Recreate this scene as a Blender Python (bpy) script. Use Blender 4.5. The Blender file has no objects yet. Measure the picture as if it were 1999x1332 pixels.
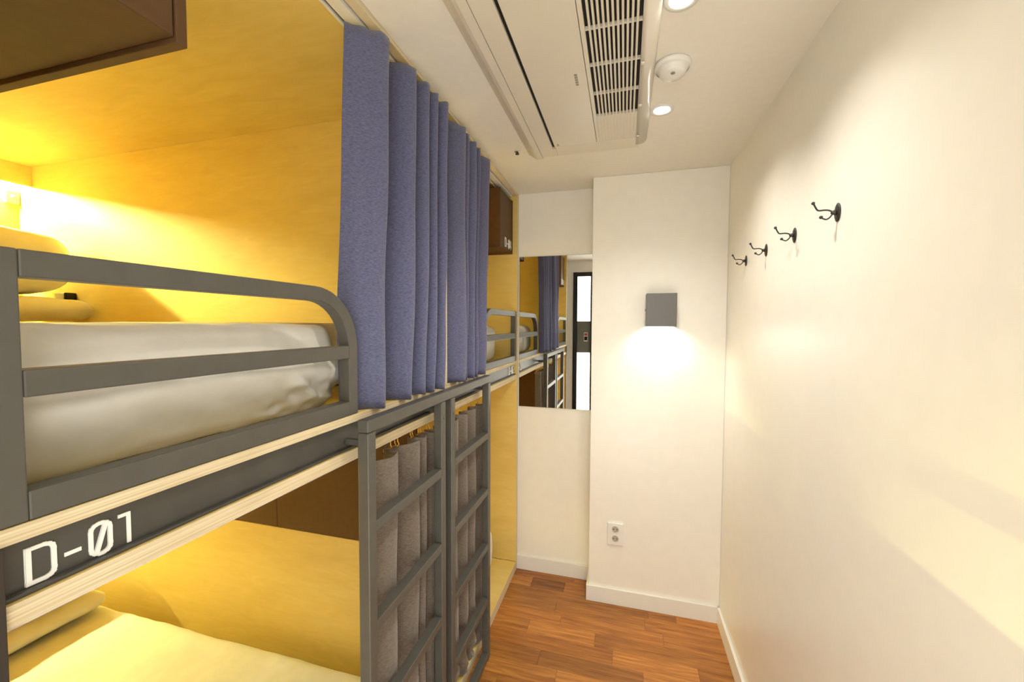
import bpy, bmesh, math, random
from mathutils import Vector, noise
random.seed(7)
scene = bpy.context.scene
COL = scene.collection
R = math.radians
PI = math.pi

# ------------------------------------------------------------------ camera
cam_d = bpy.data.cameras.new('camera')
cam_d.sensor_width = 36.0
cam_d.lens = 791.135 / 1999 * 36.0
cam_d.clip_start = 0.02
cam = bpy.data.objects.new('camera', cam_d)
COL.objects.link(cam)
cam.location = (0, 0, 1.5)
_yaw, _pit, _rol = R(-15.492), R(-2.3168), R(0.2376)
_fw = Vector((math.sin(_yaw) * math.cos(_pit), math.cos(_yaw) * math.cos(_pit), math.sin(_pit)))
_rt = Vector((math.cos(_yaw), -math.sin(_yaw), 0)); _up = _rt.cross(_fw)
_r2 = _rt * math.cos(_rol) + _up * math.sin(_rol); _u2 = -_rt * math.sin(_rol) + _up * math.cos(_rol)
from mathutils import Matrix
cam.rotation_euler = Matrix(((_r2.x, _u2.x, -_fw.x), (_r2.y, _u2.y, -_fw.y), (_r2.z, _u2.z, -_fw.z))).to_euler()
scene.camera = cam

# ------------------------------------------------------------------ world, exposure
wd = bpy.data.worlds.new('world'); scene.world = wd; wd.use_nodes = True
wd.node_tree.nodes['Background'].inputs[0].default_value = (1, .93, .8, 1)
wd.node_tree.nodes['Background'].inputs[1].default_value = 0.02
vs = scene.view_settings
vs.view_transform = 'Standard'; vs.look = 'None'; vs.gamma = 1; vs.exposure = 0.12; vs.use_curve_mapping = False
ROOM_COL = (1.0, .945, .835)
LED_COL = (1.0, .93, .35)
SPOT_W = 28.0          # one ceiling downlight
LED_UP, LED_LO = 1050.0, 420.0   # emission strength of the hidden strips
LAMP_W = 1.4           # wall lamp
DOOR_E = 4.5           # back-lit glass of the door

# ------------------------------------------------------------------ materials
def mat(name, base, rough=.5, metal=0.0, spec=.5, emis=None, es=0.0, sheen=0.0, coat=0.0):
    m = bpy.data.materials.new(name); m.use_nodes = True
    b = m.node_tree.nodes['Principled BSDF']
    b.inputs['Base Color'].default_value = (*base, 1)
    b.inputs['Roughness'].default_value = rough
    b.inputs['Metallic'].default_value = metal
    b.inputs['Specular IOR Level'].default_value = spec
    if sheen: b.inputs['Sheen Weight'].default_value = sheen
    if coat: b.inputs['Coat Weight'].default_value = coat
    if emis:
        b.inputs['Emission Color'].default_value = (*emis, 1); b.inputs['Emission Strength'].default_value = es
    return m

def noise_mat(name, c1, c2, scale=(1, 1, 1), nscale=5.0, detail=6.0, rough=.5, spec=.5, bump=0.0, lo=.35, hi=.65,
              c3=None, scale3=(1, 1, 1), n3=3.0, amt3=.5, use_color=False, distort=0.0, sheen=0.0, bdist=.002):
    m = mat(name, c1, rough, spec=spec, sheen=sheen); nt = m.node_tree; N = nt.nodes; L = nt.links
    b = N['Principled BSDF']
    tc = N.new('ShaderNodeTexCoord'); mp = N.new('ShaderNodeMapping'); mp.inputs['Scale'].default_value = scale
    L.new(tc.outputs['Object'], mp.inputs[0])
    if use_color:   # every piece shows its own cut of the grain
        oi = N.new('ShaderNodeObjectInfo'); va = N.new('ShaderNodeVectorMath'); va.operation = 'MULTIPLY_ADD'
        va.inputs[1].default_value = (17, 13, 9)
        cb = N.new('ShaderNodeCombineXYZ')
        for k in range(3): L.new(oi.outputs['Random'], cb.inputs[k])
        L.new(cb.outputs[0], va.inputs[0]); L.new(mp.outputs[0], va.inputs[2]); vec = va.outputs[0]
    else: vec = mp.outputs[0]
    nz = N.new('ShaderNodeTexNoise'); nz.inputs['Scale'].default_value = nscale; nz.inputs['Detail'].default_value = detail
    nz.inputs['Distortion'].default_value = distort
    L.new(vec, nz.inputs['Vector'])
    rp = N.new('ShaderNodeValToRGB'); rp.color_ramp.elements[0].position = lo; rp.color_ramp.elements[1].position = hi
    rp.color_ramp.elements[0].color = (*c1, 1); rp.color_ramp.elements[1].color = (*c2, 1)
    L.new(nz.outputs['Fac'], rp.inputs[0]); out = rp.outputs[0]
    if c3:
        mp3 = N.new('ShaderNodeMapping'); mp3.inputs['Scale'].default_value = scale3; L.new(tc.outputs['Object'], mp3.inputs[0])
        n3n = N.new('ShaderNodeTexNoise'); n3n.inputs['Scale'].default_value = n3; n3n.inputs['Detail'].default_value = 3
        L.new(mp3.outputs[0], n3n.inputs['Vector'])
        r3 = N.new('ShaderNodeValToRGB'); r3.color_ramp.elements[0].position = .45; r3.color_ramp.elements[1].position = .75
        r3.color_ramp.elements[0].color = (0, 0, 0, 1); r3.color_ramp.elements[1].color = (amt3, amt3, amt3, 1)
        L.new(n3n.outputs['Fac'], r3.inputs[0])
        mx = N.new('ShaderNodeMixRGB'); L.new(r3.outputs[0], mx.inputs[0]); L.new(out, mx.inputs[1]); mx.inputs[2].default_value = (*c3, 1)
        out = mx.outputs[0]
    if use_color:
        oi2 = N.new('ShaderNodeObjectInfo'); mm = N.new('ShaderNodeMixRGB'); mm.blend_type = 'MULTIPLY'; mm.inputs[0].default_value = 1
        L.new(out, mm.inputs[1]); L.new(oi2.outputs['Color'], mm.inputs[2]); out = mm.outputs[0]
    L.new(out, b.inputs['Base Color'])
    if bump:
        bp = N.new('ShaderNodeBump'); bp.inputs['Strength'].default_value = bump; bp.inputs['Distance'].default_value = bdist
        L.new(nz.outputs['Fac'], bp.inputs['Height']); L.new(bp.outputs[0], b.inputs['Normal'])
    return m

M = {}
M['wall'] = noise_mat('wall_paper', (.85, .825, .765), (.87, .845, .785), nscale=18, rough=.31, spec=.55, bump=.006)
M['ceil'] = noise_mat('ceiling_paint', (.82, .785, .71), (.84, .805, .73), nscale=40, rough=.38, spec=.45, bump=.02)
M['base'] = mat('baseboard_white', (.80, .78, .74), .35)
M['ply'] = noise_mat('birch_plywood', (.68, .50, .155), (.74, .565, .195), scale=(2.2, 9, 12), nscale=3, detail=7, rough=.5, spec=.35, lo=.25, hi=.75,
                     c3=(.58, .40, .11), scale3=(1.6, 5, 5), n3=2.6, amt3=.30, distort=1.2)
M['edge'] = noise_mat('plywood_edge', (.58, .47, .29), (.76, .67, .48), scale=(1, .6, 120), nscale=3.0, detail=5, rough=.6, spec=.3,
                      c3=(.35, .25, .12), scale3=(1, 3, 60), n3=3, amt3=.35)
M['steel'] = noise_mat('charcoal_steel', (.080, .076, .066), (.090, .086, .075), nscale=30, rough=.42, spec=.5)
M['beam'] = noise_mat('charcoal_beam', (.060, .057, .051), (.070, .067, .060), nscale=20, rough=.4, spec=.5)
M['brown'] = noise_mat('brown_laminate', (.095, .049, .020), (.106, .056, .024), nscale=40, rough=.5, spec=.2)
M['black'] = mat('black_frame', (.012, .011, .010), .4)
M['dark'] = mat('dark_gap', (.01, .009, .008), .7)
M['endshade'] = mat('dark_end_shade', (.03, .022, .017), .5)  # dark tone paints in the shadow on the near bunk end
M['blue'] = noise_mat('blue_curtain_cloth', (.080, .086, .165), (.145, .153, .262), scale=(1, 1, 6), nscale=130, detail=4, rough=.9, spec=.15, bump=.35, sheen=.3, bdist=.001)
M['grey'] = noise_mat('taupe_curtain_cloth', (.115, .092, .074), (.190, .155, .127), scale=(1, 1, 6), nscale=110, detail=4, rough=.9, spec=.15, bump=.35, sheen=.25, bdist=.001)
M['sheet'] = noise_mat('white_sheet', (.80, .79, .76), (.84, .83, .80), nscale=25, rough=.85, spec=.2, bump=.15, bdist=.004)
M['pillow'] = noise_mat('pillow_cotton', (.78, .75, .69), (.84, .81, .75), nscale=14, rough=.85, spec=.2, bump=.2, bdist=.005)
M['blanket'] = noise_mat('beige_blanket', (.60, .50, .34), (.66, .56, .40), nscale=60, rough=.95, spec=.1, bump=.2)
M['ac'] = mat('aircon_plastic', (.72, .67, .57), .34, spec=.45)
M['acgloss'] = mat('aircon_gloss_plastic', (.80, .76, .68), .16, spec=.6)
M['white'] = mat('white_plastic', (.80, .79, .76), .3)
M['alu'] = mat('white_aluminium', (.72, .69, .62), .35)
M['iron'] = noise_mat('black_iron', (.012, .011, .010), (.03, .027, .022), nscale=60, rough=.45, spec=.5)
M['chrome'] = mat('chrome', (.7, .68, .62), .2, metal=1)
M['brass'] = mat('brass', (.6, .4, .12), .3, metal=1)
M['mirror'] = mat('mirror_glass', (.90, .91, .90), 0.0, metal=1)
M['mirredge'] = mat('mirror_edge', (.55, .58, .54), .2)
M['letter'] = mat('white_lettering', (.86, .85, .83), .5)
M['print'] = mat('grey_print', (.28, .27, .24), .5)
M['cup'] = mat('socket_cup', (.42, .39, .33), .5)
M['lampgrey'] = mat('lamp_grey_metal', (.13, .125, .125), .38, metal=.3)
M['lens'] = mat('lamp_lens', (1, 1, 1), .5, emis=(1, .95, .86), es=14)
M['lampglow'] = mat('wall_lamp_glow', (1, 1, 1), .5, emis=(1, .97, .92), es=6)
M['ledu'] = mat('led_strip_upper', (1, .9, .6), .5, emis=LED_COL, es=LED_UP)
M['ledl'] = mat('led_strip_lower', (1, .9, .6), .5, emis=LED_COL, es=LED_LO)
M['ledu2'] = mat('led_strip_far_upper', (1, .9, .6), .5, emis=LED_COL, es=LED_UP * .6)
M['ledl2'] = mat('led_strip_far_lower', (1, .9, .6), .5, emis=LED_COL, es=LED_LO * 1.2)
M['doorglass'] = mat('frosted_backlit_glass', (.8, .8, .78), .4, emis=(1, .97, .86), es=DOOR_E)
M['band'] = mat('grey_glass_band', (.20, .205, .18), .5)
M['red'] = mat('red_print', (.6, .06, .04), .5)
M['plank'] = noise_mat('laminate_plank', (.28, .095, .020), (.52, .225, .050), scale=(2.2, 34, 1), nscale=2.2, detail=10, rough=.33, spec=.45,
                       lo=.3, hi=.7, c3=(.19, .052, .012), scale3=(1.6, 15, 1), n3=2.5, amt3=.55, use_color=True, distort=.9)

# ------------------------------------------------------------------ helpers
def wpos(o):
    v = Vector((0, 0, 0))
    while o is not None:
        v = v + Vector(o.location); o = o.parent
    return v

def obj(name, bm, m, parent=None, smooth=False, centre=True):
    """bm in world coordinates; becomes one mesh object, origin at its own centre"""
    bm.normal_update()
    xs = [v.co for v in bm.verts]
    c = Vector([(min(p[i] for p in xs) + max(p[i] for p in xs)) / 2 for i in range(3)])
    for v in bm.verts: v.co -= c
    me = bpy.data.meshes.new(name); bm.to_mesh(me); bm.free()
    if m: me.materials.append(m)
    if smooth:
        for p in me.polygons: p.use_smooth = True
    o = bpy.data.objects.new(name, me); COL.objects.link(o)
    o.location = c - (wpos(parent) if parent else Vector((0, 0, 0)))
    o.parent = parent
    return o

def tag(o, label=None, cat=None, group=None, kind=None):
    if label: o['label'] = label
    if cat: o['category'] = cat
    if group: o['group'] = group
    if kind: o['kind'] = kind
    return o

def thing(name, loc, label, cat, group=None):
    o = bpy.data.objects.new(name, None); COL.objects.link(o); o.location = loc; o.empty_display_size = .05
    return tag(o, label, cat, group)

def add_box(bm, x0, x1, y0, y1, z0, z1, bevel=0.0, seg=2):
    vs_ = [bm.verts.new(p) for p in ((x0, y0, z0), (x1, y0, z0), (x1, y1, z0), (x0, y1, z0), (x0, y0, z1), (x1, y0, z1), (x1, y1, z1), (x0, y1, z1))]
    fs = [bm.faces.new([vs_[i] for i in q]) for q in ((3, 2, 1, 0), (4, 5, 6, 7), (0, 1, 5, 4), (1, 2, 6, 5), (2, 3, 7, 6), (3, 0, 4, 7))]
    if bevel:
        ed = list({e for f in fs for e in f.edges})
        bmesh.ops.bevel(bm, geom=ed, offset=bevel, segments=seg, profile=.5, affect='EDGES')

def box(name, x0, x1, y0, y1, z0, z1, m, parent=None, bevel=.0015, seg=2):
    bm = bmesh.new(); add_box(bm, x0, x1, y0, y1, z0, z1, bevel, seg)
    return obj(name, bm, m, parent)

def struct(name, x0, x1, y0, y1, z0, z1, m, bevel=0.0, parent=None):
    o = box(name, x0, x1, y0, y1, z0, z1, m, parent, bevel)
    if parent is None: o['kind'] = 'structure'
    return o

def add_tube(bm, pts, r, seg=10, caps=True):
    """round tube along a polyline; r is a radius or a list of radii"""
    n = len(pts); pts = [Vector(p) for p in pts]
    rings = []
    ref = Vector((0, 1, 0))
    for i, p in enumerate(pts):
        t = (pts[min(i + 1, n - 1)] - pts[max(i - 1, 0)]).normalized()
        a = ref if abs(t.dot(ref)) < .9 else Vector((1, 0, 0))
        u = t.cross(a).normalized(); v = t.cross(u).normalized()
        rr = r[i] if isinstance(r, (list, tuple)) else r
        rings.append([bm.verts.new(p + (u * math.cos(k * 2 * PI / seg) + v * math.sin(k * 2 * PI / seg)) * rr) for k in range(seg)])
    for a, b in zip(rings, rings[1:]):
        for k in range(seg): bm.faces.new((a[k], a[(k + 1) % seg], b[(k + 1) % seg], b[k]))
    if caps:
        bm.faces.new(rings[0][::-1]); bm.faces.new(rings[-1])
    bmesh.ops.recalc_face_normals(bm, faces=bm.faces[:])

def add_lathe(bm, c, axis, prof, seg=32):
    """prof: list of (radius, height along axis); axis: unit vector"""
    c = Vector(c); ax = Vector(axis); a = Vector((1, 0, 0)) if abs(ax.x) < .9 else Vector((0, 1, 0))
    u = ax.cross(a).normalized(); v = ax.cross(u).normalized(); rings = []
    for (r, h) in prof:
        if r < 1e-6: rings.append([bm.verts.new(c + ax * h)])
        else: rings.append([bm.verts.new(c + ax * h + (u * math.cos(k * 2 * PI / seg) + v * math.sin(k * 2 * PI / seg)) * r) for k in range(seg)])
    for a_, b_ in zip(rings, rings[1:]):
        for k in range(seg):
            k2 = (k + 1) % seg
            if len(a_) == 1 and len(b_) > 1: bm.faces.new((a_[0], b_[k2], b_[k]))
            elif len(b_) == 1 and len(a_) > 1: bm.faces.new((a_[k], a_[k2], b_[0]))
            elif len(a_) > 1: bm.faces.new((a_[k], a_[k2], b_[k2], b_[k]))
    bmesh.ops.recalc_face_normals(bm, faces=bm.faces[:])

def lathe(name, c, axis, prof, m, parent=None, seg=32, smooth=True):
    bm = bmesh.new(); add_lathe(bm, c, axis, prof, seg)
    o = obj(name, bm, m, parent, smooth)
    return o

def add_sweep_yz(bm, path, xa, xb, w, closed=False):
    """square tube: path of (y,z) centre points, section w wide in the plane, from xa to xb across it"""
    n = len(path); rings = []
    for i, (y, z) in enumerate(path):
        p0 = path[i - 1] if i > 0 else None; p1 = path[i + 1] if i < n - 1 else None
        d0 = Vector((y - p0[0], z - p0[1])).normalized() if p0 else None
        d1 = Vector((p1[0] - y, p1[1] - z)).normalized() if p1 else None
        d0 = d0 or d1; d1 = d1 or d0
        n0 = Vector((-d0.y, d0.x)); n1 = Vector((-d1.y, d1.x)); nn = (n0 + n1).normalized()
        k = (w / 2) / max(.3, nn.dot(n0))
        a = (y + nn.x * k, z + nn.y * k); b = (y - nn.x * k, z - nn.y * k)
        rings.append([bm.verts.new((xa, a[0], a[1])), bm.verts.new((xb, a[0], a[1])), bm.verts.new((xb, b[0], b[1])), bm.verts.new((xa, b[0], b[1]))])
    for a, b in zip(rings, rings[1:]):
        for k in range(4): bm.faces.new((a[k], a[(k + 1) % 4], b[(k + 1) % 4], b[k]))
    bm.faces.new(rings[0][::-1]); bm.faces.new(rings[-1])
    bmesh.ops.recalc_face_normals(bm, faces=bm.faces[:])
    ed = [e for e in bm.edges if len(e.link_faces) == 2 and e.link_faces[0].normal.dot(e.link_faces[1].normal) < .5]
    bmesh.ops.bevel(bm, geom=ed, offset=.002, segments=2, profile=.5, affect='EDGES')

GLY = {  # strokes in a box 0..1 wide, 0..1 high
    'D': [[(0, 0), (0, 1), (.66, 1), (.84, .965), (.96, .90), (1, .80), (1, .20), (.96, .10), (.84, .035), (.66, 0), (0, 0)], [(.035, 0), (.035, 1)]],
    '-': [[(0, .42), (1, .42)]],
    '0': [[(.4, 0), (.18, .04), (.04, .12), (0, .22), (0, .78), (.04, .88), (.18, .96), (.4, 1), (.6, 1), (.82, .96), (.96, .88), (1, .78), (1, .22), (.96, .12), (.82, .04), (.6, 0), (.4, 0)], [(.24, .05), (.76, .95)]],
    '1': [[(0, .97), (.75, .97), (.75, 0)]],
    '2': [[(0, 1), (.75, 1), (1, .85), (1, .62), (0, .2), (0, 0), (1, 0)]],
    '3': [[(0, 1), (1, 1), (1, .55), (.3, .55)], [(1, .55), (1, 0), (0, 0)]],
    '4': [[(.1, 1), (0, .3), (1, .3)], [(.75, 1), (.75, 0)]],
}
ADV = {'D': .57, '-': .30, '0': .50, '1': .33, '2': .57, '3': .57, '4': .57}
def lettering(text, y0, z0, h, x, parent, t=.0046, gap=.29, depth=.0012):
    """flat white characters on a face that looks towards +x; text runs along +y"""
    bm = bmesh.new(); y = y0; d0 = depth
    for ch in text:
        gw = ADV[ch] * h
        for st in GLY[ch]:
            P = [Vector((y + a * gw * (1 if ch != '-' else 1), z0 + b * h)) for a, b in st]
            for a, b in zip(P, P[1:]):
                depth = depth + .00012; d = (b - a).normalized(); nn = Vector((-d.y, d.x)) * t / 2; a2 = a - d * t * .42; b2 = b + d * t * .42
                q = [a2 + nn, b2 + nn, b2 - nn, a2 - nn]
                f = [bm.verts.new((x, p.x, p.y)) for p in q]; g = [bm.verts.new((x + depth, p.x, p.y)) for p in q]
                bm.faces.new(g); bm.faces.new(f[::-1])
                for k in range(4): bm.faces.new((f[k], f[(k + 1) % 4], g[(k + 1) % 4], g[k]))
        y += gw + gap * h; depth = d0
    bmesh.ops.recalc_face_normals(bm, faces=bm.faces[:])
    return obj('lettering', bm, M['letter'], parent)

def soft_box(name, x0, x1, y0, y1, z0, z1, m, parent=None, r=.05, n=(30, 24, 8), wr=.004, seed=0.0, wscale=9.0, puff=0.0, func=None, exp=None):
    """a rounded, slightly wrinkled cushion-like body"""
    bm = bmesh.new(); cx, cy, cz = (x0 + x1) / 2, (y0 + y1) / 2, (z0 + z1) / 2
    hx, hy, hz = (x1 - x0) / 2, (y1 - y0) / 2, (z1 - z0) / 2
    cache = {}
    def V(i, j, k):
        if (i, j, k) in cache: return cache[(i, j, k)]
        u = Vector((2 * i / n[0] - 1, 2 * j / n[1] - 1, 2 * k / n[2] - 1))
        p = Vector((u.x * hx, u.y * hy, u.z * hz))
        q = Vector((max(-hx + r, min(hx - r, p.x)), max(-hy + r, min(hy - r, p.y)), max(-hz + min(r, hz), min(hz - min(r, hz), p.z))))
        d = p - q
        if d.length > 1e-9:
            rz = min(r, hz); d = Vector((d.x / r, d.y / r, d.z / rz)).normalized(); nrm = d; p = q + Vector((d.x * r, d.y * r, d.z * rz))
        else: nrm = Vector((0, 0, 1))
        if puff:
            s = max(0, 1 - u.x ** 2) ** .6 * max(0, 1 - u.y ** 2) ** .6
            p.z = p.z * ((1 - puff) + puff * s * 1.0)
        w = Vector((cx, cy, cz)) + p
        a = noise.noise(Vector((w.x * wscale + seed, w.y * wscale, w.z * wscale * 1.5))) + .5 * noise.noise(Vector((w.x * wscale * 2.3, w.y * wscale * 2.3 + seed, w.z * wscale * 2.3)))
        w = w + nrm * a * wr
        if func: w = func(w, nrm)
        if w.z < z0: w.z = z0
        v = bm.verts.new(w); cache[(i, j, k)] = v
        return v
    def quad(a, b, c, d):
        bm.faces.new((a, b, c, d))
    nx, ny, nz = n
    for i in range(nx):
        for j in range(ny):
            quad(V(i, j, 0), V(i, j + 1, 0), V(i + 1, j + 1, 0), V(i + 1, j, 0))
            quad(V(i, j, nz), V(i + 1, j, nz), V(i + 1, j + 1, nz), V(i, j + 1, nz))
    for i in range(nx):
        for k in range(nz):
            quad(V(i, 0, k), V(i + 1, 0, k), V(i + 1, 0, k + 1), V(i, 0, k + 1))
            quad(V(i, ny, k), V(i, ny, k + 1), V(i + 1, ny, k + 1), V(i + 1, ny, k))
    for j in range(ny):
        for k in range(nz):
            quad(V(0, j, k), V(0, j, k + 1), V(0, j + 1, k + 1), V(0, j + 1, k))
            quad(V(nx, j, k), V(nx, j + 1, k), V(nx, j + 1, k + 1), V(nx, j, k + 1))
    bmesh.ops.recalc_face_normals(bm, faces=bm.faces[:])
    return obj(name, bm, m, parent, smooth=True)

def catmull(P, per=6):
    out = []
    for i in range(len(P) - 1):
        p0 = P[max(i - 1, 0)]; p1 = P[i]; p2 = P[i + 1]; p3 = P[min(i + 2, len(P) - 1)]
        for k in range(per):
            t = k / per
            out.append(tuple(.5 * ((2 * p1[a]) + (-p0[a] + p2[a]) * t + (2 * p0[a] - 5 * p1[a] + 4 * p2[a] - p3[a]) * t * t + (-p0[a] + 3 * p1[a] - 3 * p2[a] + p3[a]) * t ** 3) for a in (0, 1)))
    out.append(P[-1]); return out

def cloth(name, path, z0, z1, m, parent, yfun, amp=.004, seed=0.0, rows=40, thick=.0022, rumple=0.0, flare=1.0, xc=-.63, zw=.006):
    """hanging folded cloth: path of (x,y) at the top; yfun(y,t) shifts it towards the hem (t=1)"""
    P = catmull(path, 6); bm = bmesh.new(); grid = []
    for j in range(rows + 1):
        t = j / rows; z = z1 + (z0 - z1) * t; row = []
        for i, (x, y) in enumerate(P):
            yy = yfun(y, t)
            s = 1 + (flare - 1) * t
            xx = xc + (x - xc) * s
            a = noise.noise(Vector((x * 20 + seed, y * 14, z * 3.2))) * amp * (0.3 + t)
            b = noise.noise(Vector((x * 9, y * 10 + seed, z * 2.3 + 7))) * amp * (0.3 + t)
            zz = z
            if rumple and t > .72:
                k = (t - .72) / .28
                a += rumple * k * noise.noise(Vector((x * 15 + seed, y * 25, z * 22)))
                b += rumple * k * noise.noise(Vector((x * 15 + 5, y * 25 + seed, z * 22)))
            if t == 0: zz += zw * math.sin(i * .35 + seed) * .5
            if t == 1: zz += zw * math.sin(i * .22 + seed) * .6
            row.append(bm.verts.new((xx + a, yy + b, zz)))
        grid.append(row)
    for r0, r1 in zip(grid, grid[1:]):
        for k in range(len(r0) - 1): bm.faces.new((r0[k], r0[k + 1], r1[k + 1], r1[k]))
    bmesh.ops.recalc_face_normals(bm, faces=bm.faces[:])
    o = obj(name, bm, m, parent, smooth=True)
    md = o.modifiers.new('thickness', 'SOLIDIFY'); md.thickness = thick; md.offset = 0
    return o

# ------------------------------------------------------------------ key dimensions (metres)
XR, ZC, YF, YM, XP = .482, 2.2735, 2.196, 2.369, -.169
XB = -.62                     # front plane of the bunks
YB = -.20                     # wall behind the camera
Y0, Y1 = .225, 2.345          # bunk ends
P0, P1 = 1.315, 1.350         # partition between the two columns
XK = -2.92                    # back panel of the bunks

# ------------------------------------------------------------------ the room
fl = struct('floor', -3.0, .56, YB, 2.45, -.06, -.004, mat('screed', (.15, .07, .03), .8))
PW = .0863
plank_me = {}
def plank(x0, x1, y0, colr):
    L_ = round(x1 - x0, 3)
    if L_ not in plank_me:
        bm = bmesh.new(); add_box(bm, -L_ / 2 + .0003, L_ / 2 - .0003, -PW / 2 + .0003, PW / 2 - .0003, -.004, 0, .0006, 1)
        me = bpy.data.meshes.new('plank'); bm.to_mesh(me); bm.free(); me.materials.append(M['plank']); plank_me[L_] = me
    o = bpy.data.objects.new('plank', plank_me[L_]); COL.objects.link(o)
    o.parent = fl; o.location = Vector(((x0 + x1) / 2, y0 + PW / 2, 0)) - Vector(fl.location); o.color = (*colr, 1)
rows_y = [1.9555 + k * PW for k in range(-25, 5)]
rng = random.Random(21)
fixed_j = {0: (-.29, .20), -1: (-.44, -.115), 3: (-.50, -.31), 1: (-.33, .12), 2: (.14, .275), -2: (-.03, .33), -3: (-.35, .10)}
for k, y in zip(range(-25, 5), rows_y):
    if y < YB - PW: continue
    if k in fixed_j: js = [-.62] + list(fixed_j[k]) + [XR]
    else:
        js = [-.62]; x = -.62 + rng.choice((.12, .2, .28, .36))
        while x < XR - .1: js.append(x); x += rng.choice((.24, .32, .40))
        js.append(XR)
    for a, b in zip(js, js[1:]):
        t = rng.uniform(.72, 1.22)
        if k == 3 and a < -.45 and a > -.6: t = .58
        if k == -1 and abs(a + .44) < .01: t = 1.3
        h = rng.uniform(-.06, .06)
        y1 = y
        plank(a, b, y1, (min(1.5, t), t * (1 + h * .8), t * (1 + h)))
struct('ceiling', -3.0, .56, YB - .05, 2.45, ZC, ZC + .05, M['ceil'])
struct('wall_right', XR, XR + .06, YB, 2.45, 0, ZC, M['wall'])
struct('wall_far', XP, XR, YF, 2.45, 0, ZC, M['wall'], .003)
struct('wall_recess', -.66, XP, YM, 2.45, 0, ZC, M['wall'])
struct('wall_bunk_side', -3.0, -.66, YM + .001, 2.45, 0, ZC, M['wall'])
struct('wall_left', -3.0, XK - .02, YB, YM, 0, ZC, M['wall'])
# near wall with the door opening (behind the camera, seen in the mirror)
DX0, DX1, DZ = -.60, .40, 2.13
nw = struct('wall_near', -2.94, DX0, YB - .05, YB, 0, ZC, M['wall'])
struct('trim_1', DX1, XR, YB - .05, YB, 0, ZC, M['wall'])
struct('trim_2', DX0, DX1, YB - .05, YB, DZ, ZC, M['wall'])
struct('wall_lobby', -1.06, -1.0, YB, Y0 - .006, 0, ZC, M['wall'])
BBH, BBT = .0856, .012
struct('baseboard_right', XR - BBT, XR, YB, YF - BBT, 0, BBH, M['base'], .002)
struct('baseboard_far', XP - BBT, XR - BBT + .001, YF - BBT, YF, 0, BBH, M['base'], .002)
struct('baseboard_return', XP - BBT, XP, YF, YM - BBT, 0, BBH, M['base'], .002)
struct('baseboard_recess', XB + .002, XP - BBT + .001, YM - BBT, YM, 0, BBH, M['base'], .002)

# glass door in a black frame, with a sidelight (window pane) and a grey band
dr = bpy.data.objects.new('door_1', None); COL.objects.link(dr); dr.location = (0, YB - .02, 0); dr['kind'] = 'structure'
box('door_frame', DX0, DX0 + .05, YB - .05, YB + .01, 0, DZ, M['black'], dr)
box('door_frame', DX1 - .05, DX1, YB - .05, YB + .01, 0, DZ, M['black'], dr)
box('door_frame', DX0 + .05, DX1 - .05, YB - .05, YB + .01, DZ - .05, DZ, M['black'], dr)
box('door_frame', -.395, -.345, YB - .05, YB + .01, 0, DZ - .05, M['black'], dr)
sg = box('pane', DX0 + .05, -.395, YB - .03, YB - .022, 0.0, DZ - .05, M['doorglass'], dr, 0)
sb = box('glass_band', DX0 + .05, -.395, YB - .0215, YB - .019, 1.165, 1.545, M['band'], sg, 0)
ic = box('sticker', -.47, -.425, YB - .0185, YB - .0175, 1.30, 1.41, M['white'], sg, 0)
box('sticker_print', -.465, -.43, YB - .0175, YB - .017, 1.37, 1.40, M['red'], sg, 0)
box('sticker_print', -.465, -.43, YB - .0175, YB - .017, 1.315, 1.36, M['dark'], sg, 0)
box('pane', -.345, DX1 - .05, YB - .03, YB - .022, 0.0, DZ - .05, M['doorglass'], dr, 0)
box('glass_band', -.345, DX1 - .05, YB - .0215, YB - .019, 1.165, 1.545, M['band'], sg, 0)
hd = bmesh.new(); add_tube(hd, [(.28, YB - .02, .95), (.28, YB + .03, .95), (.28, YB + .03, 1.25), (.28, YB - .02, 1.25)], .01)
obj('door_handle', hd, M['chrome'], dr, True)
sw = thing('light_switch', (-.632, YB, 1.16), 'white square light switch on the wall beside the black door frame', 'light switch')
box('switch_plate', -.668, -.605, YB, YB + .008, 1.10, 1.22, M['white'], sw, .002)
box('rocker', -.655, -.618, YB + .008, YB + .011, 1.125, 1.195, M['white'], sw, .001)

# ------------------------------------------------------------------ built-in bunk bed (plywood capsule, two up, two down)
bk = thing('bunk_bed', (XB, 1.285, 0), 'built-in double-column plywood bunk bed with charcoal steel beam along the aisle', 'bunk bed')
box('end_panel', XK, XB, Y0, Y0 + .022, .05, ZC - .012, M['ply'], bk, .001)
box('end_shade_sheet', XK, XB + .001, Y0 - .005, Y0 - .0005, 0, ZC - .012, M['endshade'], bk, 0)  # dark sheet: shade of the panel's outer side put into its colour
box('end_panel', XK, XB, Y1, YM - .0005, .05, ZC - .012, M['ply'], bk, .001)
box('edge_band', XB, XB + .0025, Y1, YM - .0005, .0, ZC - .012, M['edge'], bk, 0)
box('end_shade_strip', XB + .0005, XB + .006, Y0 - .002, .2545, 0, 1.2645, M['endshade'], bk, .001)  # added dark strip, carries the painted end shade round to the front edge
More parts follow.
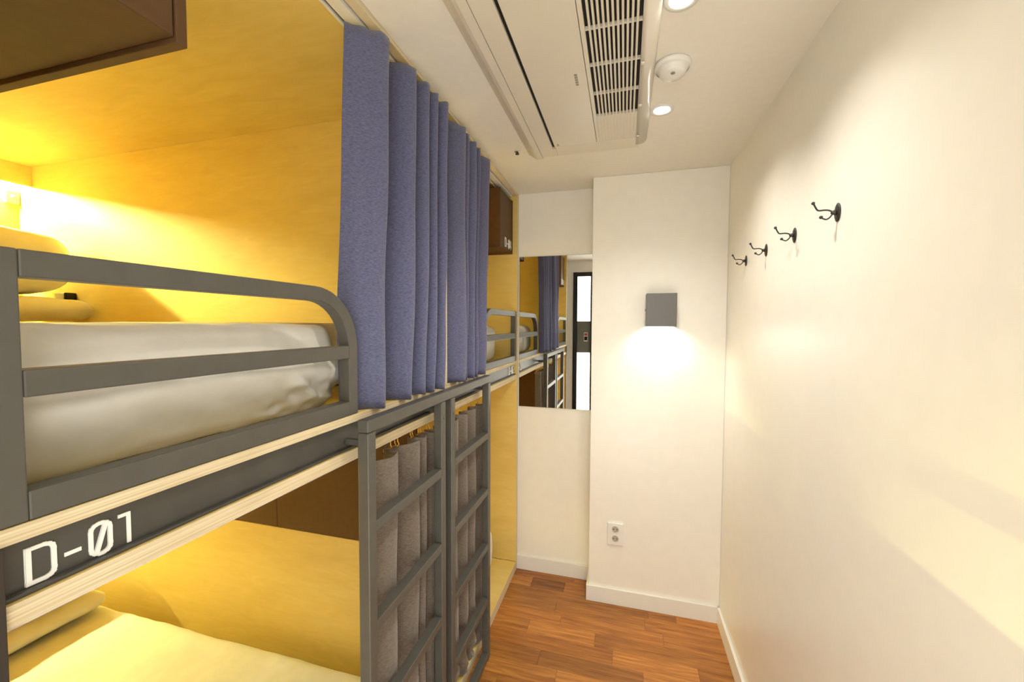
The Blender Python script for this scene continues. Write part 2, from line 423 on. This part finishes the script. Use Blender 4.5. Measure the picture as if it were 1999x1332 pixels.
# partition: full above the platform, board + locker below
box('partition', XK, XB, P0, P1, 1.2832, ZC - .012, M['ply'], bk, .001)
box('edge_band', XB, XB + .002, P0, P1, 1.2832, ZC - .03, M['edge'], bk, 0)
box('partition_board', XK, XB, P0, P1, .05, .665, M['ply'], bk, .001)
box('partition_post', -.72, XB, P0, P1, .6655, 1.1758, M['ply'], bk, .001)
box('partition_panel', XK, -2.02, P0, P1, .6655, 1.1758, M['ply'], bk, .001)
box('back_panel', XK - .018, XK, Y0, YM - .0005, .05, ZC - .012, M['ply'], bk, 0)
box('roof_panel', XK, -.70, Y0, YM - .0005, ZC - .012, ZC - .0005, M['ply'], bk, .0005)
box('roof_edge', -.645, XB + .002, Y0, YM - .0005, ZC - .014, ZC - .0005, M['edge'], bk, .001)
# platform: two plywood sheets and a steel channel between them
box('platform_sheet', XK, XB - .002, Y0 + .0225, Y1 - .0005, 1.2651, 1.2832, M['ply'], bk, 0)
box('edge_band', XB - .002, XB, Y0 - .002, YM - .001, 1.2651, 1.2832, M['edge'], bk, .0008)
box('platform_sheet', XK, XB - .002, Y0 + .0225, Y1 - .0005, 1.1758, 1.2005, M['ply'], bk, 0)
box('edge_band', XB - .002, XB, Y0 - .002, YM - .001, 1.1758, 1.2005, M['edge'], bk, .0008)
bmc = bmesh.new()
add_box(bmc, -.660, -.6355, Y0 - .002, Y1, 1.2008, 1.2648, .001)
beam = obj('steel_beam', bmc, M['beam'], bk)
box('beam_lip', -.6355, -.626, Y0 - .002, Y1, 1.2008, 1.2055, M['beam'], beam, .001)
lettering('D-01', .2795, 1.2090, .0385, -.6354, beam)
lettering('D-02', 2.222, 1.2125, .041, -.6354, beam, t=.0062)
# base sill under the lower mattresses
box('base_sill', XK, XB, Y0 + .0225, Y1 - .0005, 0, .049, M['ply'], bk, .001)
box('edge_band', XB, XB + .002, Y0 + .0225, Y1 - .0005, 0, .049, M['edge'], bk, .0005)
# light pelmets with led strips at the head end
for (ya, yb, zt, mm) in ((Y0 + .0225, P0 - .0005, ZC - .0125, 'ledu'), (P1 + .0005, Y1 - .0005, ZC - .0125, 'ledu2'),
                         (Y0 + .0225, P0 - .0005, 1.1755, 'ledl'), (P1 + .0005, Y1 - .0005, 1.1755, 'ledl2')):
    pv = box('light_pelmet', -2.828, -2.81, ya, yb, zt - .095, zt, M['ply'], bk, .001)
    box('led_strip', XK + .0005, XK + .022, ya + .03, yb - .03, zt - .077, zt - .064, M[mm] if mm else M['white'], pv, 0)

# lockers built into the lower partition (brown doors to both sides)
lk = thing('storage_cabinet', (-1.37, (P0 + P1) / 2, .6655), 'brown two-door cabinet under the steel beam, above the yellow-lit low board', 'cabinet')
box('cabinet_body', -2.019, -.721, P0 + .004, P1 - .004, .6657, 1.1755, M['brown'], lk, 0)
for (xa, xb_) in ((-2.018, -1.361), (-1.358, -.722)):
    box('cabinet_door', xa, xb_, P0 - .001, P0 + .004, .667, 1.175, M['brown'], lk, .0008)
    box('cabinet_door', xa, xb_, P1 - .004, P1 + .001, .667, 1.175, M['brown'], lk, .0008)

# hanging lockers at the two ends of the upper bunks
def locker(ya, yb, text, ty, label):
    x0, x1, z0, z1 = -1.55, -.648, 1.918, 2.2315
    t = thing('locker', ((x0 + x1) / 2, (ya + yb) / 2, z0), label, 'locker')
    box('side_panel', x0, x1, ya, ya + .016, z0, z1, M['brown'], t)
    box('side_panel', x0, x1, yb - .016, yb, z0, z1, M['brown'], t)
    box('bottom_panel', x0, x1 - .004, ya + .0165, yb - .0165, z0 + .008, z0 + .024, M['brown'], t)
    box('top_panel', x0, x1 - .004, ya + .0165, yb - .0165, z1 - .016, z1, M['brown'], t)
    box('back_panel', x0, x0 + .012, ya + .0165, yb - .0165, z0 + .0245, z1 - .0165, M['brown'], t)
    d = box('locker_door', x1 - .020, x1 - .003, ya + .018, yb - .018, z0 + .0085, z1 - .0165, M['brown'], t)
    lettering(text, ty, z0 + .022, .046, x1 - .0028, d, t=.006)
    return t
locker(Y0 + .0225, .480, 'D-03', .275, 'dark brown locker at the top of the near upper bunk, seen from below')
locker(2.090, Y1 - .001, 'D-04', 2.19, 'dark brown wall locker lettered D-04 beside the far curtain')

# ------------------------------------------------------------------ guard rails
def rail(ya, yb, flip, label):
    """flip False: bend at the yb end"""
    t = thing('guard_rail', (-.635, (ya + yb) / 2, 1.2835), label, 'guard rail', 'guard rails of the upper bunks')
    w, xa, xb = .030, -.651, -.6215; z0, z1 = 1.2837, 1.579; r = .135
    sgn = -1 if flip else 1
    e0, e1 = (yb, ya) if flip else (ya, yb)      # e0: square end, e1: bent end
    c1 = e1 - sgn * w / 2
    path = [(e0 + sgn * w, z1 - w / 2)]
    ccy, ccz = c1 - sgn * (r - w / 2), z1 - r
    for k in range(13):
        a = PI / 2 * k / 12
        path.append((ccy + sgn * math.sin(a) * (r - w / 2), ccz + math.cos(a) * (r - w / 2)))
    path.append((c1, z0))
    bm = bmesh.new(); add_sweep_yz(bm, path, xa, xb, w); obj('bent_tube', bm, M['steel'], t)
    lo, hi = sorted((e0, e0 + sgn * w)); box('post', xa, xb, lo, hi, z0, z1, M['steel'], t, .002)
    lo, hi = sorted((e0 + sgn * w, e1 - sgn * w))
    box('middle_bar', xa, xb, lo, hi, 1.419, 1.449, M['steel'], t, .002)
    box('bottom_bar', xa, xb, lo, hi, z0, 1.3165, M['steel'], t, .002)
    return t
rail(.2475, .8435, False, 'charcoal square-tube guard rail above the D-01 lettering, nearest the camera')
rail(1.749, 2.3445, True, 'small far charcoal guard rail above the D-02 lettering beside the mirror')

# ------------------------------------------------------------------ ladder frame
ld = thing('ladder', (-.58, 1.243, 0), 'charcoal steel double ladder frame in front of the taupe curtains', 'ladder')
LX0, LX1 = -.593, -.563
for (ya, yb) in ((.800, .830), (1.190, 1.220), (1.267, 1.297), (1.655, 1.685)):
    st = box('stile', LX0, LX1, ya, yb, 0.0, 1.2475, M['steel'], ld, .003)
    if yb < 1.6:
        lathe('bolt', (LX1 + .0002, (ya + yb) / 2, 1.195), (1, 0, 0), [(.0045, 0), (.0045, .0008), (.003, .002), (0, .0024)], M['steel'], st, 12)
    box('bracket', -.6352, LX0, ya + .010, yb - .010, 1.214, 1.228, M['beam'], st, .001)
box('top_rail', LX0, LX1, .800, 1.685, 1.248, 1.278, M['steel'], ld, .003)
for z in (1.004, .757, .510, .264):
    box('rung', LX0, LX1, .8302, 1.1898, z, z + .027, M['steel'], ld, .002)
    box('rung', LX0, LX1, 1.2972, 1.6548, z, z + .027, M['steel'], ld, .002)
box('bottom_rail', LX0, LX1, .8302, 1.1898, .008, .038, M['steel'], ld, .002)
box('bottom_rail', LX0, LX1, 1.2972, 1.6548, .008, .038, M['steel'], ld, .002)

# ------------------------------------------------------------------ curtain tracks
tr = thing('curtain_track', (-.67, 1.285, ZC - .02), 'white ceiling curtain track above the blue curtains', 'curtain track')
box('track_channel', -.698, -.650, Y0 + .023, Y1 - .001, ZC - .012, ZC - .0006, M['alu'], tr, .001)
box('track_lip', -.698, -.690, Y0 + .023, Y1 - .001, ZC - .021, ZC - .0122, M['alu'], tr, .001)
box('track_lip', -.682, -.650, Y0 + .023, Y1 - .001, ZC - .021, ZC - .0122, M['alu'], tr, .001)
box('track_slot', -.690, -.682, Y0 + .023, Y1 - .001, ZC - .014, ZC - .0122, M['dark'], tr, 0)
for (ya, yb, lab) in ((Y0 + .024, P0 - .001, 'slim white track under the platform carrying the left taupe curtain'),
                      (P1 + .001, Y1 - .001, 'slim white track under the platform carrying the right taupe curtain')):
    t2 = thing('curtain_track', (-.645, (ya + yb) / 2, 1.165), lab, 'curtain track', 'lower curtain tracks')
    box('track_channel', -.655, -.635, ya, yb, 1.166, 1.1756, M['alu'], t2, .001)

# ------------------------------------------------------------------ curtains
blueA = [(-.672, .874), (-.662, .880), (-.648, .889), (-.638, .900), (-.630, .908), (-.618, .916), (-.605, .928), (-.598, .940), (-.597, .952), (-.606, .961), (-.630, .966), (-.668, .972), (-.684, .984),
         (-.680, 1.004), (-.655, 1.030), (-.622, 1.050), (-.601, 1.066), (-.593, 1.080), (-.598, 1.093), (-.620, 1.099), (-.655, 1.101), (-.668, 1.110), (-.655, 1.128), (-.620, 1.140), (-.596, 1.150), (-.588, 1.160),
         (-.593, 1.171), (-.615, 1.175), (-.650, 1.177), (-.658, 1.187), (-.640, 1.198), (-.602, 1.203), (-.587, 1.211), (-.589, 1.222), (-.612, 1.227), (-.650, 1.231),
         (-.654, 1.244), (-.625, 1.254), (-.592, 1.260), (-.579, 1.270), (-.582, 1.284), (-.605, 1.293), (-.650, 1.300)]
cu = thing('curtain', (-.63, 1.08, 1.28), 'bunched blue ceiling-hung curtain on the near upper bunk, beside the guard rail', 'curtain', 'blue upper-bunk curtains')
cloth('curtain_cloth', blueA, 1.2835, 2.238, M['blue'], cu, lambda y, t: y - .022 * t - (y - .85) * .05 * t ** .8, amp=.009, seed=1.3, xc=-.60, flare=1.22, zw=.004)
blueB = [(-.665, 1.362), (-.640, 1.366), (-.610, 1.385), (-.592, 1.41), (-.583, 1.432), (-.588, 1.448), (-.625, 1.455), (-.632, 1.465), (-.597, 1.480), (-.588, 1.492),
         (-.597, 1.503), (-.632, 1.512), (-.630, 1.527), (-.595, 1.550), (-.586, 1.563), (-.594, 1.576), (-.628, 1.582), (-.628, 1.594), (-.594, 1.608), (-.588, 1.618), (-.6, 1.63), (-.635, 1.64),
         (-.635, 1.66), (-.605, 1.70), (-.586, 1.728), (-.590, 1.742), (-.625, 1.752)]
cu = thing('curtain', (-.63, 1.55, 1.28), 'bunched blue ceiling-hung curtain on the far upper bunk, beside the brown locker', 'curtain', 'blue upper-bunk curtains')
cloth('curtain_cloth', blueB, 1.2835, 2.232, M['blue'], cu, lambda y, t: y - (y - 1.362) * .17 * t ** .9, amp=.008, seed=4.1, xc=-.59, flare=1.2, zw=.004)
lowA = [(-.655, .912), (-.640, .905), (-.625, .912), (-.610, .93), (-.604, .955), (-.604, .98), (-.612, 1.0), (-.64, 1.008), (-.668, 1.02), (-.67, 1.042), (-.648, 1.058), (-.616, 1.085),
        (-.607, 1.11), (-.613, 1.127), (-.65, 1.133), (-.655, 1.144), (-.618, 1.155), (-.608, 1.165), (-.616, 1.175), (-.652, 1.181), (-.652, 1.195),
        (-.615, 1.210), (-.606, 1.222), (-.616, 1.232), (-.65, 1.238), (-.645, 1.255), (-.612, 1.270), (-.604, 1.286), (-.614, 1.298), (-.650, 1.302)]
def low_hooks(parent, path, z):
    for (x, y) in [p for p in path if p[0] < -.64][::1]:
        bm = bmesh.new()
        add_tube(bm, [(-.645, y, z + .026), (-.645, y, z + .012), (-.640, y, z + .004), (x, y, z - .004), (x, y, z - .012)], .0016, 6)
        obj('curtain_hook', bm, M['brass'], parent, True)
cu = thing('curtain', (-.63, 1.1, .05), 'taupe curtain hanging behind the left half of the ladder', 'curtain', 'taupe lower-bunk curtains')
cloth('curtain_cloth', lowA, .062, 1.140, M['grey'], cu, lambda y, t: y - (y - .9) * .06 * t, amp=.011, seed=2.2, xc=-.64, rumple=.012, zw=.004, rows=52)
low_hooks(cu, lowA, 1.140)
lowB = [(-.655, 1.366), (-.62, 1.372), (-.606, 1.395), (-.606, 1.42), (-.614, 1.436), (-.65, 1.445), (-.65, 1.465), (-.616, 1.49), (-.606, 1.512), (-.612, 1.527), (-.648, 1.536),
        (-.648, 1.556), (-.616, 1.585), (-.606, 1.606), (-.612, 1.621), (-.646, 1.63), (-.645, 1.65), (-.614, 1.685), (-.605, 1.708), (-.612, 1.722), (-.65, 1.73)]
cu = thing('curtain', (-.63, 1.55, .05), 'taupe curtain hanging behind the right half of the ladder', 'curtain', 'taupe lower-bunk curtains')
cloth('curtain_cloth', lowB, .062, 1.140, M['grey'], cu, lambda y, t: y - (y - 1.366) * .05 * t, amp=.011, seed=6.6, xc=-.64, rumple=.020, zw=.004, rows=52)
low_hooks(cu, lowB, 1.140)

# ------------------------------------------------------------------ bedding
PROF = [(1.28, -.022), (1.31, -.014), (1.345, .006), (1.372, .024), (1.388, .032), (1.398, .030), (1.42, .012), (1.448, -.006), (1.462, -.012), (1.485, -.010), (1.51, 0)]
def prof_x(z):
    for (a, u), (b, v) in zip(PROF, PROF[1:]):
        if z <= b: return u + (v - u) * max(0, (z - a) / (b - a))
    return 0
def up_fold(w, n):
    # tucked sheet: a soft ledge along the foot face, creases towards the corner
    if w.x > -.80 and n.x > .05:
        f = min(1, n.x * 1.6)
        zc = w.z + .010 * math.sin(w.y * 6.5 + 1) + .006 * noise.noise(Vector((w.y * 5, 2, 0)))
        w.x += f * prof_x(zc)
        k = max(0, min(1, (1.45 - w.z) / .1))
        w.x += f * .007 * k * noise.noise(Vector((w.y * 9 + w.z * 5, w.z * 18 + w.y * 7, 3.0)))
        w.x += f * .005 * abs(noise.noise(Vector((w.y * 14 - w.z * 9, w.z * 7, 8.0))))
        c = math.exp(-((w.y - .78) / .10) ** 2) * math.exp(-((w.z - 1.335) / .045) ** 2)
        w.x += f * .034 * c * noise.noise(Vector((w.y * 22 + w.z * 30, w.z * 26 - w.y * 15, 1.0)))
    return w
mt = soft_box('mattress', -2.78, -.720, .285, .905, 1.2836, 1.499, M['sheet'], r=.042, n=(90, 80, 40), wr=.0045, seed=3.0, wscale=8, func=up_fold)
tag(mt, 'white sheeted mattress behind the near guard rail on the upper bunk', 'mattress', 'mattresses')
mt = soft_box('mattress', -2.78, -.725, 1.50, 2.285, 1.2836, 1.499, M['sheet'], r=.055, n=(40, 30, 12), wr=.004, seed=9.0, wscale=8)
tag(mt, 'white mattress on the far upper bunk behind the small guard rail', 'mattress', 'mattresses')
def low_fold(w, n):
    if n.z > .5 and w.x < -1.0:
        d = math.hypot(w.x + 2.2, (w.y - .75))
        w.z += .006 * noise.noise(Vector((math.atan2(w.y - .2, w.x + 2.6) * 14, d * 1.5, 0)))
    return w
mt = soft_box('mattress', -2.78, -.735, .285, 1.214, .0495, .26, M['sheet'], r=.05, n=(80, 44, 8), wr=.004, seed=5.0, wscale=7, func=low_fold)
tag(mt, 'yellow-lit mattress on the near lower bunk under the D-01 lettering', 'mattress', 'mattresses')
mt = soft_box('mattress', -2.78, -.735, 1.40, 2.275, .0495, .29, M['sheet'], r=.05, n=(40, 30, 10), wr=.004, seed=11.0, wscale=7)
tag(mt, 'white mattress on the far lower bunk, glimpsed through the right side of the ladder', 'mattress', 'mattresses')
bl = soft_box('blanket', -1.75, -.95, .955, 1.27, 1.2836, 1.503, M['blanket'], r=.03, n=(30, 16, 14), wr=.003, seed=1.0)
tag(bl, 'folded beige blanket between the near upper mattress and the plywood partition', 'blanket')

def pil(name, x0, x1, y0, y1, z0, z1, label, seed, tilt=0.0, rz=0.0, puff=.72):
    o = soft_box(name, x0, x1, y0, y1, z0, z1, M['pillow'], r=min(.09, (z1 - z0) * .55), n=(36, 40, 14), wr=.006, seed=seed, wscale=7, puff=puff)
    o.rotation_euler = (0, tilt, rz)
    return tag(o, label, 'pillow', 'pillows')
pil('pillow', -2.80, -2.34, .42, 1.305, 1.504, 1.612, 'flat pillow at the bottom of the stack on the near upper bunk', 1.0, puff=.14)
pil('pillow', -2.80, -2.38, .40, 1.255, 1.617, 1.905, 'plump pillow on top of the stack on the near upper bunk', 5.0, puff=.16)
pil('pillow', -2.79, -2.14, .40, 1.190, .266, .350, 'flat lower pillow of the stack on the near lower bunk', 8.0, puff=.25)
pil('pillow', -2.79, -2.18, .42, 1.175, .358, .448, 'upper pillow of the stack on the near lower bunk', 12.0, puff=.5)

# small fittings inside the near upper bunk
so = thing('wall_socket', (-2.57, P0, 1.60), 'small cream socket box with black face above the pillows on the partition', 'socket')
box('socket_box', -2.600, -2.5352, P0 - .040, P0 - .0005, 1.558, 1.642, M['white'], so, .004)
box('socket_face', -2.535, -2.520, P0 - .040, P0 - .0005, 1.558, 1.642, M['dark'], so, .004)
lathe('plug', (-2.617, P0 - .03, 1.600), (-1, 0, 0), [(0, -.0165), (.018, -.0165), (.018, .004), (.014, .014), (0, .016)], M['white'], so, 20)
sp = thing('motion_sensor', (-2.9, 1.29, 2.12), 'small white plate just under the light pelmet at the back of the near upper bunk', 'sensor')
box('sensor_plate', XK + .0005, XK + .018, 1.262, 1.312, 2.085, 2.150, M['white'], sp, .003)
lathe('sensor_eye', (XK + .018, 1.287, 2.118), (1, 0, 0), [(.010, 0), (.008, .004), (0, .006)], M['white'], sp, 16)

# ------------------------------------------------------------------ mirror
mi = thing('mirror', ((-.605 - .172) / 2, YM, 1.01), 'tall frameless wall mirror in the recess reflecting bunks and door', 'mirror')
box('mirror_backing', -.612, -.1705, YM - .0035, YM - .0002, 1.005, 1.905, M['mirredge'], mi, 0)
box('mirror_glass', -.610, -.1705, YM - .0065, YM - .0036, 1.007, 1.903, M['mirror'], mi, .0006, 1)

# ------------------------------------------------------------------ wall lamp
wl = thing('wall_lamp', (.172, YF, 1.49), 'grey box wall lamp throwing white light down the far wall', 'lamp')
lx0, lx1, lz0, lz1, ly0 = .103, .243, 1.493, 1.656, YF - .100
box('lamp_shell', lx0, lx1, ly0, ly0 + .003, lz0, lz1, M['lampgrey'], wl, .001)
box('lamp_shell', lx0, lx0 + .003, ly0 + .0032, YF - .0005, lz0, lz1, M['lampgrey'], wl, .0005)
box('lamp_shell', lx1 - .003, lx1, ly0 + .0032, YF - .0005, lz0, lz1, M['lampgrey'], wl, .0005)
box('lamp_shell', lx0 + .0032, lx1 - .0032, ly0 + .0032, YF - .0005, lz1 - .003, lz1, M['lampgrey'], wl, .0005)
lathe('lamp_screw', (lx0, YF - .05, 1.575), (-1, 0, 0), [(.005, 0), (.005, .002), (.003, .004), (0, .0045)], M['lampgrey'], wl, 12)
box('lamp_lens', lx0 + .02, lx1 - .02, ly0 + .02, YF - .012, 1.535, 1.540, M['lampglow'], wl, 0)
ll = bpy.data.lights.new('wall_lamp_light', 'AREA'); ll.shape = 'RECTANGLE'; ll.size = .09; ll.size_y = .055; ll.energy = LAMP_W; ll.spread = R(150); ll.color = (1, .96, .88)
lo = bpy.data.objects.new('lamp_light', ll); COL.objects.link(lo); lo.parent = wl; lo.location = Vector((.173, YF - .05, 1.532)) - Vector(wl.location)

# ------------------------------------------------------------------ socket on the far wall
ou = thing('power_outlet', (-.03, YF, .387), 'white double power outlet low on the far wall above the baseboard', 'outlet')
box('outlet_plate', -.072, .010, YF - .010, YF - .0003, .326, .446, M['white'], ou, .003)
for z in (.412, .362):
    s = lathe('outlet_cup', (-.031, YF - .0102, z), (0, -1, 0), [(.0205, 0), (.0205, .0015), (.0185, .0015), (.0175, -.0005)], M['white'], ou, 24)
    lathe('cup_floor', (-.031, YF - .0102, z), (0, -1, 0), [(.0175, .0002), (0, .0004)], M['cup'], s, 24)
    for dx in (-.0085, .0085):
        lathe('pin_hole', (-.031 + dx, YF - .0107, z), (0, -1, 0), [(.003, .0), (0, .0003)], M['dark'], s, 10)

# ------------------------------------------------------------------ coat hooks on the right wall
def hook(y, z, label):
    t = thing('coat_hook', (XR, y, z), label, 'coat hook', 'coat hooks on the right wall')
    bm = bmesh.new(); add_lathe(bm, (0, 0, 0), (-1, 0, 0), [(.0, 0), (.0135, 0), (.0140, .0015), (.012, .003), (.006, .0038), (0, .004)], 28)
    for v in bm.verts: v.co = Vector((v.co.x + XR - .0002, v.co.y + y, v.co.z * 1.6 + z))
    obj('plate', bm, M['iron'], t, True)
    bm = bmesh.new(); add_tube(bm, [(XR - .003, y, z), (XR - .010, y, z), (XR - .014, y, z + .001)], [.0058, .0055, .0036]); obj('boss', bm, M['iron'], t, True)
    P = catmull([(XR - .011, z + .001), (XR - .018, z + .0055), (XR - .028, z + .007), (XR - .039, z + .0065), (XR - .044, z + .010), (XR - .050, z + .022)], 5)
    bm = bmesh.new(); add_tube(bm, [(a, y, b) for a, b in P], .0020, 8); a = obj('upper_arm', bm, M['iron'], t, True)
    lathe('knob', (XR - .0515, y, z + .0245), (0, 0, 1), [(0, -.0042), (.003, -.003), (.0042, 0), (.003, .003), (0, .0042)], M['iron'], a, 12)
    P = catmull([(XR - .011, z - .001), (XR - .016, z - .010), (XR - .023, z - .015), (XR - .029, z - .0135), (XR - .033, z - .011)], 5)
    bm = bmesh.new(); add_tube(bm, [(a_, y, b) for a_, b in P], .0018, 8); a = obj('lower_arm', bm, M['iron'], t, True)
    lathe('knob', (XR - .0345, y, z - .0095), (0, 0, 1), [(0, -.0042), (.003, -.003), (.0042, 0), (.003, .003), (0, .0042)], M['iron'], a, 12)
for y, lab in ((1.138, 'black iron coat hook nearest the camera, largest of the four'), (1.390, 'second black coat hook from the camera on the right wall'),
               (1.640, 'third black coat hook from the camera on the right wall'), (1.887, 'black coat hook nearest the far corner, smallest of the four')):
    hook(y, 1.768, lab)

# ------------------------------------------------------------------ ceiling air conditioner
ac = thing('air_conditioner', (-.17, 1.18, ZC), 'cream ceiling cassette air conditioner with slotted grille above the aisle', 'air conditioner')
ZA = 2.248
yA, yE = .55, 1.815
box('housing', -.392, .040, yA + .02, yE - .02, ZA + .012, ZC - .0005, M['dark'], ac, 0)
bm = bmesh.new()
def prism(bm, prof, y0, y1):
    a = [bm.verts.new((x, y0, z)) for x, z in prof]; b = [bm.verts.new((x, y1, z)) for x, z in prof]
    n_ = len(prof); bm.faces.new(a[::-1]); bm.faces.new(b)
    for k in range(n_): bm.faces.new((a[k], a[(k + 1) % n_], b[(k + 1) % n_], b[k]))
    bmesh.ops.recalc_face_normals(bm, faces=bm.faces[:])
prism(bm, [(-.430, ZC - .0006), (-.418, ZC - .006), (-.400, ZA + .004), (-.388, ZA), (-.3645, ZA), (-.3645, ZA + .012), (-.392, ZC - .0006)], yA, yE + .02)
obj('side_trim', bm, M['ac'], ac)
box('air_vane', -.363, -.305, yA + .02, 1.742, ZA - .0002, ZA + .010, M['ac'], ac, .001)
box('vane_end', -.363, -.293, 1.7435, yE, ZA, ZA + .011, M['ac'], ac, .001)
mp_ = box('front_panel', -.2945, -.1215, yA + .02, 1.722, ZA, ZA + .011, M['ac'], ac, .0015)
box('end_panel', -.2925, .045, 1.7235, yE, ZA + .0003, ZA + .011, M['ac'], ac, .0015)
for k in range(5):
    box('logo_mark', -.1570, -.1480, 1.245 + k * .0125, 1.2545 + k * .0125, ZA - .0006, ZA - .0001, M['print'], mp_, 0)
for k in range(2):
    box('icon_mark', -.2820, -.2740 , 1.700 + k * .010, 1.706 + k * .010, ZA - .0006, ZA - .0001, M['print'], mp_, 0)
box('grille_border', -.1200, -.1080, yA + .02, 1.722, ZA, ZA + .011, M['ac'], ac, .001)
NS = 12; gx0, gx1 = -.108, .032; pt = (gx1 - gx0) / NS
for k in range(1, NS):
    box('grille_slat', gx0 + k * pt - .0029, gx0 + k * pt + .0029, yA + .03, 1.515, ZA + .0005, ZA + .0115, M['ac'], ac, .0008, 1)
for y in (.92, 1.075, 1.225, 1.375):
    box('grille_rib', gx0, gx1, y - .0018, y + .0018, ZA + .002, ZA + .0116, M['ac'], ac, 0)
gp = box('grille_blank', gx0, gx1 + .001, 1.5155, 1.722, ZA + .0012, ZA + .011, M['ac'], ac, .0005)
for k in range(NS):
    box('grille_groove_bar', gx0 + (k + .5) * pt - .0042, gx0 + (k + .5) * pt + .0042, 1.517, 1.720, ZA, ZA + .0012, M['ac'], gp, .0004, 1)
bm = bmesh.new()
prof = [(.0325, ZA + .012), (.0325, ZA)]
for k in range(9):
    a = PI / 2 * k / 8
    prof.append((.047 + .030 * math.sin(a), ZA + .0245 - .0245 * math.cos(a)))
prof.append((.047, ZC - .0006)); prof.append((.0405, ZC - .0006)); prof.append((.0405, ZA + .012))
prism(bm, prof, yA, yE - .03)
so_ = obj('side_trim', bm, M['acgloss'], ac, True)
so_.data.polygons.foreach_set('use_smooth', [True] * len(so_.data.polygons))
for y in (1.24, 1.47, 1.70):
    box('grille_clip', .034, .045, y - .006, y + .006, ZA - .004, ZA - .0002, M['acgloss'], ac, .0018)

# ------------------------------------------------------------------ smoke detector, sprinkler, downlights
sd = thing('smoke_detector', (.126, 1.318, ZC), 'round white smoke detector between the two ceiling downlights', 'smoke detector')
lathe('detector_base', (.126, 1.318, ZC - .0004), (0, 0, -1), [(0, 0), (.052, 0), (.053, .004), (.050, .012), (.046, .014)], M['white'], sd, 40)
lathe('detector_cap', (.126, 1.318, ZC - .014), (0, 0, -1), [(.046, -.001), (.040, .003), (.038, .012), (.034, .017), (.015, .020), (0, .020)], M['white'], sd, 40)
lathe('detector_button', (.126, 1.300, ZC - .0342), (0, 0, -1), [(.006, 0), (.006, .0012), (0, .0016)], M['print'], sd, 12)
sk = thing('ceiling_sprinkler', (-.473, 1.783, ZC), 'tiny metal sprinkler head in the ceiling beside the air conditioner corner', 'sprinkler')
lathe('sprinkler_rose', (-.473, 1.783, ZC - .0003), (0, 0, -1), [(0, 0), (.013, 0), (.012, .002), (.006, .003)], M['chrome'], sk, 20)
lathe('sprinkler_head', (-.473, 1.783, ZC - .003), (0, 0, -1), [(.006, 0), (.006, .006), (.009, .008), (.009, .0095), (0, .010)], M['iron'], sk, 16)

def downlight(x, y, label):
    t = thing('downlight', (x, y, ZC), label, 'downlight', 'ceiling downlights')
    lathe('trim_ring', (x, y, ZC - .0003), (0, 0, -1), [(.042, 0), (.041, .003), (.030, .004), (.027, .0015), (.027, 0)], M['white'], t, 36)
    lathe('lens', (x, y, ZC - .0005), (0, 0, -1), [(.027, 0), (.020, .0015), (0, .002)], M['lens'], t, 36)
    sl = bpy.data.lights.new('downlight_lamp', 'SPOT'); sl.energy = SPOT_W; sl.color = ROOM_COL; sl.spot_size = R(130); sl.spot_blend = 1.0; sl.shadow_soft_size = .028
    so2 = bpy.data.objects.new('downlight_lamp', sl); COL.objects.link(so2); so2.parent = t; so2.location = (0, 0, -.012)
downlight(.118, 1.575, 'round ceiling downlight beyond the smoke detector, nearest the far wall')
downlight(.119, 1.060, 'round ceiling downlight at the top edge, on the near side of the smoke detector')
